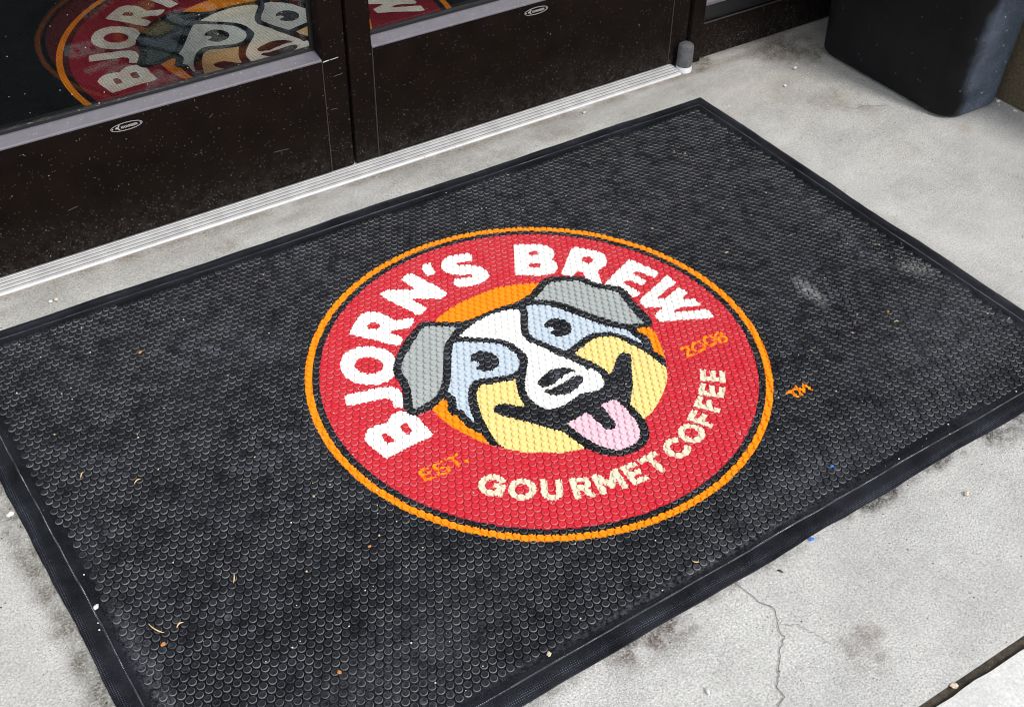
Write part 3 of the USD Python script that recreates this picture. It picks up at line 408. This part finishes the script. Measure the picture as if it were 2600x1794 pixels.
LET = [('B', 'T 620,580 630,530 660,490 700,465 760,445 820,440 830,410 870,360 930,330 980,325 1020,355 1080,365 1110,390 1150,440 1200,490 1245,535 1200,570 1100,610 1000,660 900,715 820,755 770,720 700,660 650,620', ['T 935,465 960,440 1000,430 1020,460 1055,510 1030,530 990,530 960,500', 'T 775,545 810,525 850,545 890,590 880,610 830,620 800,590']),
       ('J', 'T 440,190 520,165 640,140 760,115 850,105 920,125 960,170 970,220 968,295 885,295 878,240 850,215 800,210 700,235 600,255 500,275 465,280 450,240', []),
       ('O', 'P 400,1320 420,1250 480,1195 570,1165 680,1165 790,1180 860,1215 905,1275 910,1360 880,1440 830,1480 740,1505 640,1508 540,1490 450,1440 410,1380', ['P 528,1330 550,1290 600,1262 670,1258 740,1275 785,1310 795,1345 770,1385 710,1408 640,1410 580,1390 540,1360']),
       ('R', 'P 482,1048 520,975 560,910 600,870 660,850 740,855 780,862 A 30,720 100,760 130,785 250,765 400,745 460,750 455,800 420,870 370,915 250,920 130,940 50,980 80,1000 200,1030 280,1080 260,1120 230,1190 180,1195 90,1175 0,1160 P 740,1110 600,1080 510,1060', ['P 645,985 665,955 710,945 750,960 765,985 740,1010 700,1005 650,1000']),
       ('N', 'P 755,695 790,670 850,650 A 0,285 200,285 370,285 480,280 430,235 340,180 245,120 290,70 350,30 430,25 500,60 620,120 800,210 900,280 1005,350 930,420 880,430 650,430 450,430 420,450 540,510 680,590 640,620 570,690 490,690 400,630 250,560 100,480 0,440 P 800,720', []),
       ('apostrophe', 'P 1135,465 1150,430 1215,410 1225,450 1270,495 1240,520 1190,530 1165,505', []),
       ('S', 'P 1310,430 1330,390 1370,355 1440,340 1500,335 1550,325 1590,340 1595,390 1560,400 1490,400 1450,415 1450,430 1480,435 1580,430 1680,450 1730,490 1745,530 1720,570 1660,600 1580,620 1480,630 1425,610 1425,570 1440,555 1520,550 1590,535 1600,515 1560,515 1480,520 1400,515 1340,490 1315,460', []),
       ('B', 'Q 15,230 60,228 150,228 240,230 310,245 350,285 355,325 335,355 375,385 385,430 360,465 290,485 200,490 100,485 25,482 20,400', ['Q 135,300 150,288 200,285 235,300 215,320 150,322', 'Q 135,405 160,385 230,385 250,400 230,420 150,422']),
       ('R', 'Q 410,475 440,410 470,330 505,255 560,255 640,270 730,290 785,320 800,370 785,410 740,435 720,455 740,520 755,560 690,560 640,540 620,510 590,460 550,450 530,470 515,495 460,490', ['Q 585,365 600,335 650,330 685,355 670,385 630,390']),
       ('E', 'W 500,110 570,135 700,190 860,260 985,325 930,395 880,400 760,350 640,305 560,320 600,370 780,460 740,520 690,530 560,470 470,445 400,480 440,520 690,650 600,730 540,715 470,650 380,600 200,540 90,515 200,400 330,270 420,190', []),
       ('W', 'W 1110,365 1265,490 1240,520 1100,610 1020,690 940,750 1060,750 1130,715 1240,620 1320,570 1390,600 1450,660 1400,710 1350,765 1450,765 1560,750 1665,830 1650,870 1540,880 1400,885 1290,910 1190,990 1280,970 1500,955 1560,940 1770,920 1880,1045 1800,1075 1500,1085 1250,1100 1010,1130 900,1025 980,960 1050,895 1000,885 760,895 650,785 800,650 1000,480', [])]
def arcp(cx, cy, rx, ry, a0, a1, n=18): return [(cx + rx * math.cos(math.radians(a)), cy + ry * math.sin(math.radians(a))) for a in np.linspace(a0, a1, n)]
def glyph(ch, w=0.25):
    L = lambda *q: LineString(q).buffer(w / 2, cap_style='flat', join_style='mitre')
    h = w / 2; U, D_ = 0.5 - h, -0.5 + h
    if ch == 'O': return Point(0, 0).buffer(1, 16) and affinity.scale(Point(0, 0).buffer(1, 16), 0.53, 0.51).difference(affinity.scale(Point(0, 0).buffer(1, 16), 0.27, 0.26))
    if ch == 'C': return affinity.scale(Point(0, 0).buffer(1, 16), 0.53, 0.51).difference(affinity.scale(Point(0, 0).buffer(1, 16), 0.27, 0.26)).difference(Polygon([(0.1, 0), (1.2, 0.80), (1.2, -0.80)]))
    if ch == 'G': return unary_union([affinity.scale(Point(0, 0).buffer(1, 16), 0.53, 0.51).difference(affinity.scale(Point(0, 0).buffer(1, 16), 0.27, 0.26)).difference(Polygon([(0.1, 0.02), (1.2, 0.75), (1.2, 0.02)])), sbox(0.04, -0.12, 0.5, 0.1), sbox(0.27, -0.46, 0.5, 0.1)])
    if ch == 'U': return unary_union([L(*([(-0.28, 0.5), (-0.28, -0.1)] + arcp(0, -0.10, 0.28, 0.27, 180, 360) + [(0.28, 0.5)]))])
    if ch == 'R': return unary_union([sbox(-0.38, -0.5, -0.38 + w, 0.5), affinity.translate(sbox(-0.38, -0.1, 0.1, 0.5).union(Point(0.1, 0.2).buffer(0.3)), 0, 0).difference(sbox(-0.15, 0.12, 0.1, 0.28).union(Point(0.1, 0.2).buffer(0.08))), Polygon([(-0.1, 0.0), (0.2, 0.0), (0.45, -0.5), (0.15, -0.5)])])
    if ch == 'M': return unary_union([sbox(-0.55, -0.5, -0.55 + w, 0.5), sbox(0.55 - w, -0.5, 0.55, 0.5), Polygon([(-0.55, 0.5), (-0.28, 0.5), (0, 0.06), (0.28, 0.5), (0.55, 0.5), (0.09, -0.3), (-0.09, -0.3)])])
    if ch == 'E': return unary_union([sbox(-0.34, -0.5, -0.34 + w, 0.5)] + [sbox(-0.34, c - 0.115, 0.34 - 0.04 * (c == 0), c + 0.115) for c in (-0.385, 0, 0.385)])
    if ch == 'F': return unary_union([sbox(-0.32, -0.5, -0.32 + w, 0.5)] + [sbox(-0.32, c - 0.115, 0.34 - 0.05 * (c < 0.2), c + 0.115) for c in (-0.02, 0.385)])
    if ch == 'T': return unary_union([sbox(-0.42, 0.26, 0.42, 0.5), sbox(-w / 2, -0.5, w / 2, 0.4)])
SMALL = []
for k, (ch, ang) in enumerate(zip('GOURMETCOFFEE', (-138.0, -129.0, -120.1, -111.2, -102.4, -94.0, -86.2, -76.1, -67.9, -60.3, -53.2, -46.3, -39.0))):
    g = affinity.scale(glyph(ch), 0.0455, 0.0475, origin=(0, 0)); g = affinity.rotate(g, ang + 90, origin=(0, 0))
    SMALL.append(affinity.translate(g, 0.3255 * math.cos(math.radians(ang)), 0.3255 * math.sin(math.radians(ang))))
TINY = [stroke('E 310,430 165,490 265,640 445,575 | E 212,562 355,512', 0.0054), stroke('E 545,330 440,370 400,420 460,460 560,420 640,420 655,480 600,522 500,540 478,500', 0.0054), stroke('E 590,300 690,260 805,207 | E 700,255 760,330 835,412', 0.0054), Point(*ground(955, 328, *FR['E'])).buffer(0.0042, 8)]
TINY += [stroke('X 253,190 272,172 300,172 312,190 304,208 303,240 | X 298,240 352,220', 0.0054), stroke('X 335,172 345,145 385,132 422,150 425,182 388,203 345,192 335,172', 0.0054), stroke('X 418,118 432,98 470,92 500,110 506,142 476,160 436,146 418,118', 0.0054), stroke('X 500,92 520,66 545,70 552,95 530,112 508,112 500,92 | X 530,108 562,92 590,106 584,128 550,136 528,122 530,108', 0.0054)]
TM = [stroke('X 1020,508 1088,474 | X 1056,492 1108,538', 0.0054), stroke('X 1132,524 1100,464 1152,492 1146,440 1208,484', 0.0054)]
R_OUT, R_IN, R_RED = 0.437, 0.4235, 0.4105
layers = [('orange_ring', 'orange', Point(0, 0).buffer(R_OUT, 64).difference(Point(0, 0).buffer(R_IN, 64))), ('red_band', 'red', Point(0, 0).buffer(R_RED, 64))]
sil = poly(SIL, 0.0008)
for s in (OR1, OR2, OR3): layers.append(('sun_disc', 'orange', poly(s, 0)))
for nm, s, holes in LET:
    p = poly(s, 0.002)
    for h in holes: p = p.difference(poly(h, 0.0015))
    layers.append(('letter', 'white', p))
layers.append(('outline', None, sil))
for nm, c, s in (('ear', 'grey', EAR1), ('ear', 'grey', EAR2), ('eye_patch', 'blue', PATCH1), ('eye_patch', 'blue', PATCH2), ('muzzle', 'white', WHITE), ('cheek', 'yellow', YEL1), ('cheek', 'yellow', YEL2), ('tongue', 'pink', TONGUE)):
    layers.append((nm, c, poly(s, 0.0016)))
for s in (PUP1, PUP2, BEAN1, BEAN2): layers.append(('outline', None, poly(s, 0.001)))
for g in SMALL: layers.append(('letter', 'cream', g))
for g in TINY: layers.append(('letter', 'orange', g))
for g in TM: layers.append(('letter', 'orange', g))
cover = Polygon(); regions = []
for nm, c, p in reversed(layers):
    q = p.difference(cover); cover = cover.union(p)
    if c: regions.append((nm, c, q))
regions = regions[::-1]
printed = unary_union([r[2] for r in regions]).buffer(0)

# ------------------------------------------------------------------ the studded rubber mat
ZF, ZS = 0.0050, 0.0032
QUAD = np.array([(-0.948, 0.6345), (0.9115, 0.6230), (0.9135, -0.5740), (-0.9105, -0.6055)])
mt = thing('rubber_mat', 'black studded rubber entrance mat printed with a round red dog emblem', 'door mat')
def inset(d):
    c = np.array(Polygon(QUAD).buffer(-d, join_style='mitre').exterior.coords)[:-1] if d > 0 else QUAD
    return np.array([c[np.argmin(np.hypot(*(c - q).T))] for q in QUAD])
PROF = [(0.0, 0.0004, 1), (0.0012, 0.0016, 1), (0.016, 0.0040, .8), (0.0305, 0.0052, .5), (0.0318, 0.0062, .5), (0.0332, 0.0062, .5), (0.0345, 0.0051, .5), (0.0425, ZF, .4)]
for e in range(4):
    rows = []
    for d, z, wob in PROF:
        c = inset(d); a, b = c[e], c[(e + 1) % 4]; n = 150; t = np.linspace(0, 1, n)[:, None]; q = a + (b - a) * t
        nrm = np.array([-(b - a)[1], (b - a)[0]]) / np.linalg.norm(b - a)
        s = np.linspace(0, np.linalg.norm(b - a), n); ends = np.sin(np.pi * t[:, 0]) ** 0.5
        w = ((fbm(s, s * 0 + e * 7, 6.5, 31) - 0.5) * 0.012 + (fbm(s, s * 0 + e, 30, 32) - 0.5) * 0.003) * wob * ends
        lift = np.clip(fbm(s, s * 0 + e * 3, 5, 33) - 0.45, 0, 1) * 0.007 * (1 if z < 0.004 else 0.5) * ends
        rows.append(np.c_[q + nrm * w[:, None], z + lift])
    wearv = np.concatenate([np.full(300, 0.0) if k not in (3, 4) else (np.r_[np.full(150, 0.0), np.full(150, 0.8)] if k == 3 else np.r_[np.full(150, 0.8), np.full(150, 0.6)]) for k in range(len(rows) - 1)])
    obj('border', cat([strip(rows[k], rows[k + 1]) for k in range(len(rows) - 1)]), M['rubber_edge'], mt, rim=np.repeat(wearv[:, None], 3, 1))
field = Polygon(inset(0.0415))
obj('base', flat(field.difference(printed), ZF), M['rubber'], mt)
# stud pattern
A1, A2, O0 = np.array([0.01496, 0.00052]), np.array([0.00728, 0.01292]), np.array([-0.3165, -0.0795])
ii, jj = np.meshgrid(np.arange(-130, 170), np.arange(-60, 80)); P0 = O0 + ii.ravel()[:, None] * A1 + jj.ravel()[:, None] * A2
ok = shapely.contains_xy(Polygon(inset(0.051)), P0[:, 0], P0[:, 1]); P0 = P0[ok]
P0 = P0 + rng.normal(0, 0.00022, P0.shape)
SP = [(0.00615, 0.0), (0.00605, 0.0017), (0.00585, 0.0027), (0.00525, ZS), (0.00465, ZS - 0.0001), (0.00425, ZS - 0.00055), (0.0, ZS - 0.0006)]
def stud_mesh(seg=20):
    V = [[r * math.cos(2 * math.pi * k / seg), r * math.sin(2 * math.pi * k / seg), z] for r, z in SP[:-1] for k in range(seg)] + [[0, 0, SP[-1][1]]]; F = []
    for q in range(len(SP) - 2):
        for k in range(seg):
            j = (k + 1) % seg; F += [(q * seg + k, q * seg + j, (q + 1) * seg + j), (q * seg + k, (q + 1) * seg + j, (q + 1) * seg + k)]
    q = len(SP) - 2
    for k in range(seg): F.append((q * seg + k, q * seg + (k + 1) % seg, len(V) - 1))
    return trimesh.Trimesh(np.array(V), np.array(F), process=False)
SM = stud_mesh()
shapely.prepare(printed)
touch = np.hypot(P0[:, 0], P0[:, 1]) < R_OUT + 0.008
touch |= np.hypot(P0[:, 0] - TM[0].centroid.x, P0[:, 1] - TM[0].centroid.y) < 0.06
disc = shapely.buffer(shapely.points(P0), 0.0066)
touch &= shapely.intersects(printed, disc)
inlogo = P0[touch]; plain = P0[~touch]
SV, SF = np.array(SM.vertices), np.array(SM.faces)
allV = (SV[None] * [1, 1, 1] + np.c_[inlogo, np.full(len(inlogo), ZF)][:, None]); tri = allV[:, SF]               # stud, face, corner, xyz
cen = tri.mean(2)[..., :2].reshape(-1, 2); cen = cen + (fbm(cen[:, 0], cen[:, 1], 220, 41, 2)[:, None] - 0.5) * 0.0012
flatT = tri.reshape(-1, 3, 3); owner = np.full(len(flatT), -1)
for k, (nm, c, p) in enumerate(regions):
    shapely.prepare(p); x0, y0, x1, y1 = p.bounds
    m = (owner < 0) & (cen[:, 0] > x0) & (cen[:, 0] < x1) & (cen[:, 1] > y0) & (cen[:, 1] < y1); idx = np.nonzero(m)[0]
    owner[idx[shapely.contains_xy(p, cen[idx, 0], cen[idx, 1])]] = k
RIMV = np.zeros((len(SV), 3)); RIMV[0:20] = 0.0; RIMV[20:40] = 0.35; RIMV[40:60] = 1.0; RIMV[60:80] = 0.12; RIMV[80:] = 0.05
rimT = np.broadcast_to(RIMV[SF][None], (len(inlogo),) + SF.shape + (3,)).reshape(-1, 3, 3)
def soup(t): return trimesh.Trimesh(t.reshape(-1, 3), np.arange(len(t) * 3).reshape(-1, 3), process=False)
parents = {}
for k, (nm, c, p) in enumerate(regions):
    parts = [flat(p, ZF)] + ([soup(flatT[owner == k])] if (owner == k).any() else [])
    parts = [q for q in parts if q is not None]
    if not parts: continue
    par = mt
    if nm == 'letter' and 'red_band' in parents and c != 'orange': par = parents['red_band']
    if nm == 'letter' and c == 'orange': par = parents['red_band'] if math.hypot(p.centroid.x, p.centroid.y) < R_RED else mt
    nf = len(parts[0].vertices) if (owner == k).any() and len(parts) == 2 else sum(len(q.vertices) for q in parts) - 3 * int((owner == k).sum())
    o = obj(nm, cat(parts), M[c], par, rim=np.r_[np.zeros((nf, 3)), rimT[owner == k].reshape(-1, 3)]); parents[nm] = o
obj('outline_stud', soup(flatT[owner == -1]), M['rubber'], mt, kind='stuff', rim=rimT[owner == -1].reshape(-1, 3))
depth = (np.c_[plain, np.full(len(plain), ZF)] - CAM) @ FWD
uvx = 1300 + FPX * ((np.c_[plain, np.full(len(plain), ZF)] - CAM) @ RIGHT) / depth; uvy = 897 + FPX * ((np.c_[plain, np.full(len(plain), ZF)] - CAM) @ DOWN) / depth
vis = (uvx > 8) & (uvx < 2592) & (uvy > 8) & (uvy < 1786)
order = np.argsort(np.where(vis, depth, 99)); nearest = order[:300]; rest = order[300:]
for k in nearest:
    a = SV.copy(); a[:, 2] *= 0.96 + 0.08 * rng.random(); a += [plain[k][0], plain[k][1], ZF]
    obj('stud', trimesh.Trimesh(a, SF, process=False), M['rubber'], mt, smooth=True, rim=RIMV)
pi = UsdGeom.PointInstancer.Define(stage, str(mt.GetPath()) + '/studs'); tag(pi, kind='stuff')
usdkit.mesh(stage, str(mt.GetPath()) + '/studs/stud', SM, M['rubber'], smooth=True)
UsdGeom.PrimvarsAPI(stage.GetPrimAtPath(str(mt.GetPath()) + '/studs/stud')).CreatePrimvar('rim', T.Color3fArray, 'vertex').Set(Vt.Vec3fArray.FromNumpy(RIMV.astype(np.float32)))
pi.CreatePrototypesRel().SetTargets([Sdf.Path(str(mt.GetPath()) + '/studs/stud')])
pi.CreateProtoIndicesAttr(Vt.IntArray.FromNumpy(np.zeros(len(rest), np.int32)))
pi.CreatePositionsAttr(Vt.Vec3fArray.FromNumpy(np.c_[plain[rest], np.full(len(rest), ZF)].astype(np.float32)))
pi.CreateScalesAttr(Vt.Vec3fArray.FromNumpy(np.c_[np.ones((len(rest), 2)), 0.95 + 0.1 * rng.random(len(rest))].astype(np.float32)))

# ------------------------------------------------------------------ the carpet mat inside, same emblem, larger
cm = thing('carpet_mat', 'woven carpet mat with the dog emblem on the floor behind the glass', 'door mat')
IC, IS, IZ = (0.109, 1.4826), 0.5333 / 0.437, 0.008
place = lambda p: affinity.translate(affinity.scale(p, IS, IS, origin=(0, 0)), *IC)
inner = [(nm, c, place(p)) for nm, c, p in regions]
iq = sbox(-1.25, 0.90, 1.35, 2.30)
cut = unary_union([p for _, _, p in inner])
obj('base', flat(iq.difference(cut), IZ), M['carpet_black'], cm)
par2 = {}
for nm, c, p in inner:
    m = flat(p, IZ)
    if m is None: continue
    par = par2['red_band'] if nm == 'letter' and p.centroid.distance(Point(*IC)) < R_RED * IS else cm
    par2[nm] = obj(nm, m, M['carpet_' + c], par)
obj('edge', cat([bx(-1.29, 1.39, 0.875, 0.8995, 0.0003, 0.009, 0.003), bx(-1.29, 1.39, 2.3005, 2.335, 0.0003, 0.009, 0.003), bx(-1.29, -1.2505, 0.8995, 2.3005, 0.0003, 0.009), bx(1.3505, 1.39, 0.8995, 2.3005, 0.0003, 0.009)]), M['gasket'], cm)

# ------------------------------------------------------------------ litter
def tube(p3, r):
    p3 = np.asarray(p3, float); n = len(p3); d = np.gradient(p3, axis=0); d /= np.linalg.norm(d, axis=1, keepdims=True)
    s = np.cross(d, [0, 0, 1.0]); s /= np.maximum(np.linalg.norm(s, axis=1, keepdims=True), 1e-9); u = np.cross(s, d)
    rr = r * np.sin(np.linspace(0.35, math.pi - 0.35, n)) [:, None]
    return loft([np.array([p3[k] + rr[k] * (s[k] * math.cos(a) + u[k] * math.sin(a)) for a in np.arange(6) * math.pi / 3]) for k in range(n)], True, True)
def straw(pix, label, mat_='straw', z=0.0095, r=0.0011, cat_='straw', name='dry_straw', group=None):
    q = np.array([ground(a, b, z=z) for a, b in pix]); t = np.linspace(0, 1, len(q)); tt = np.linspace(0, 1, 9)
    k = min(2, len(q) - 1); p3 = np.c_[np.polyval(np.polyfit(t, q[:, 0], k), tt), np.polyval(np.polyfit(t, q[:, 1], k), tt), z + 0.0012 * np.sin(tt * math.pi)]
    o = obj(name, tube(p3, r), M[mat_], smooth=60); tag(o, label, cat_, group)
straw([(377, 1582), (395, 1598), (417, 1605)], 'long curved dry straw on the mat near its lower left border')
straw([(205, 1213), (207, 1204), (211, 1198)], 'short pale straw on the studs at the far left of the mat')
straw([(341, 1228), (348, 1219), (357, 1216)], 'small hooked straw on the mat left of the emblem')
straw([(593, 1479), (595, 1466), (594, 1456)], 'upright looking straw on the mat below the emblem ring')
straw([(449, 1593), (455, 1583), (466, 1579)], 'tan forked straw right of the long curved straw', r=0.0014)
straw([(740, 1486), (755, 1482), (770, 1486)], 'thin brown hair like fibre on the lower part of the mat', 'twig', r=0.0006, cat_='fibre', name='fibre')
straw([(1973, 1446), (1981, 1449), (1989, 1453)], 'short dark twig on the concrete below the mat', 'twig', 0.0012, 0.0015, 'twig', 'twig')
straw([(1791, 1745), (1797, 1755), (1801, 1763)], 'pale splinter on the concrete near the bottom of the picture', 'salt', 0.0018, 0.0028, 'splinter', 'splinter')
straw([(1757, 1422), (1765, 1427), (1775, 1425)], 'pale straw near the lower border of the mat, right of centre', r=0.001)
straw([(2270, 818), (2276, 815), (2282, 817)], 'tan straw bit on the right part of the mat, by the border', r=0.0013)
straw([(1840, 643), (1845, 641), (1850, 640)], 'pale straw bit on the mat above the word at the top of the ring', r=0.0013)
def chip(px, py, size, label, m, cat_, name, z=0.0086, flat_=0.45):
    q = ground(px, py, z=z); ico = trimesh.creation.icosphere(1, size); V = ico.vertices * [1, 0.75, flat_]; V = V * (0.75 + 0.5 * rng.random((len(V), 1)))
    a = rng.random() * 6.28; R = np.array([[math.cos(a), -math.sin(a), 0], [math.sin(a), math.cos(a), 0], [0, 0, 1]]); V = V @ R.T
    V[:, 2] += -V[:, 2].min() + z; V[:, :2] += q
    tag(obj(name, trimesh.Trimesh(V, ico.faces, process=False), M[m]), label, cat_)
chip(356, 895, 0.0040, 'curled orange leaf scrap on the left half of the mat', 'leaf', 'leaf scrap', 'leaf_scrap', flat_=0.3)
chip(415, 1635, 0.0043, 'brown leaf scrap below the curved straw on the mat', 'leaf', 'leaf scrap', 'leaf_scrap', flat_=0.3)
chip(862, 1706, 0.0036, 'rust coloured leaf scrap on the mat near the bottom of the picture', 'leaf', 'leaf scrap', 'leaf_scrap', flat_=0.3)
chip(938, 1387, 0.0029, 'bright orange crumb just below the lower left of the emblem ring', 'leaf', 'leaf scrap', 'leaf_scrap', flat_=0.3)
chip(2255, 791, 0.0032, 'brown leaf scrap on the right part of the mat beside the pale straw', 'leaf', 'leaf scrap', 'leaf_scrap', flat_=0.3)
chip(1394, 1661, 0.0044, 'tan wood crumb near the lower border of the mat', 'pebble', 'wood crumb', 'wood_crumb')
chip(144, 763, 0.0052, 'tan pebble on the concrete strip between door and mat', 'pebble', 'pebble', 'pebble', 0.0004, 0.7)
chip(129, 767, 0.0044, 'grey white pebble touching the tan pebble by the threshold', 'salt', 'pebble', 'pebble', 0.0004, 0.6)
chip(1483, 288, 0.0044, 'round pale pebble on the concrete strip under the right door', 'pebble', 'pebble', 'pebble', 0.0004, 0.7)
chip(1077, 400, 0.0048, 'small tan pebble against the front of the threshold at the middle', 'pebble', 'pebble', 'pebble', 0.0004, 0.6)
chip(2060, 1370, 0.0043, 'blue plastic chip on the concrete at the lower mat border', 'chip_blue', 'plastic chip', 'plastic_chip', 0.0004, 0.5)
chip(2112, 1184, 0.0036, 'blue plastic chip lying on the studs at the right of the mat', 'chip_blue', 'plastic chip', 'plastic_chip')
chip(2453, 1255, 0.0052, 'pale stone chip on the concrete right of the lower mat border', 'pebble', 'stone chip', 'stone_chip', 0.0004, 0.6)
chip(2018, 176, 0.0056, 'largest white crumb on the concrete left of the bin', 'salt', 'crumb', 'crumb', 0.0004, 0.7)
chip(1993, 220, 0.0044, 'white crumb on the concrete between the mat corner and the bin', 'salt', 'crumb', 'crumb', 0.0004, 0.7)
chip(2534, 260, 0.0052, 'white crumb on the concrete just right of the foot of the bin', 'salt', 'crumb', 'crumb', 0.0004, 0.7)
chip(28, 1308, 0.0060, 'white crumb on the concrete left of the mat', 'salt', 'crumb', 'crumb', 0.0004, 0.6)
chip(246, 1543, 0.0048, 'white crumb between border and studs at the left of the mat', 'salt', 'crumb', 'crumb', 0.0050, 0.7)
chip(2420, 1743, 0.0064, 'tan stone stuck in the joint of the pavement', 'pebble', 'stone chip', 'stone_chip', -0.006, 0.7)
# fine grit
def grit(n, pick, smin, smax, z):
    out = []; ico = trimesh.creation.icosphere(0, 1.0)
    for _ in range(n):
        q = pick()
        if q is None: continue
        s = smin + (smax - smin) * rng.random() ** 3
        V = ico.vertices * (0.7 + 0.6 * rng.random((len(ico.vertices), 1))) * [s, s, s * 0.6]; V[:, 2] += z + s * 0.3; V[:, :2] += q; out.append(trimesh.Trimesh(V, ico.faces, process=False))
    return cat(out)
def on_mat():
    q = np.array([rng.uniform(-0.9, 0.87), rng.uniform(-0.55, 0.58)]); return q if fbm(q[:1], q[1:], 3, 51)[0] + 0.25 * rng.random() > 0.52 else None
def on_slab():
    q = np.array([rng.normal(1.22, 0.16), rng.normal(0.5, 0.18)])
    return q if 0.94 < q[0] < 1.33 and q[1] < 0.77 else None
def by_wall(): return np.array([rng.uniform(1.44, 1.55), rng.uniform(0.12, 0.20)])
def on_low():
    q = np.array([rng.uniform(-1.2, 1.5), rng.uniform(-0.88, 0.7)]); return None if Polygon(QUAD).buffer(0.01).contains(Point(q)) or (q[0] > 1.3 and q[1] > 0.18) else q
tag(obj('grit', cat([grit(700, on_mat, 0.0004, 0.0017, 0.0083), grit(120, on_slab, 0.0005, 0.0026, 0.0), grit(22, by_wall, 0.001, 0.004, 0.0), grit(200, on_low, 0.0005, 0.0015, 0.0)]), M['salt']), 'scattered pale grit over the mat and the concrete', 'grit', kind='stuff')
tag(obj('leaf_crumbs', cat([grit(130, on_mat, 0.0006, 0.0022, 0.0083)]), M['straw']), 'tiny scattered tan plant crumbs over the mat', 'crumbs', kind='stuff')
tag(dome, kind='structure')
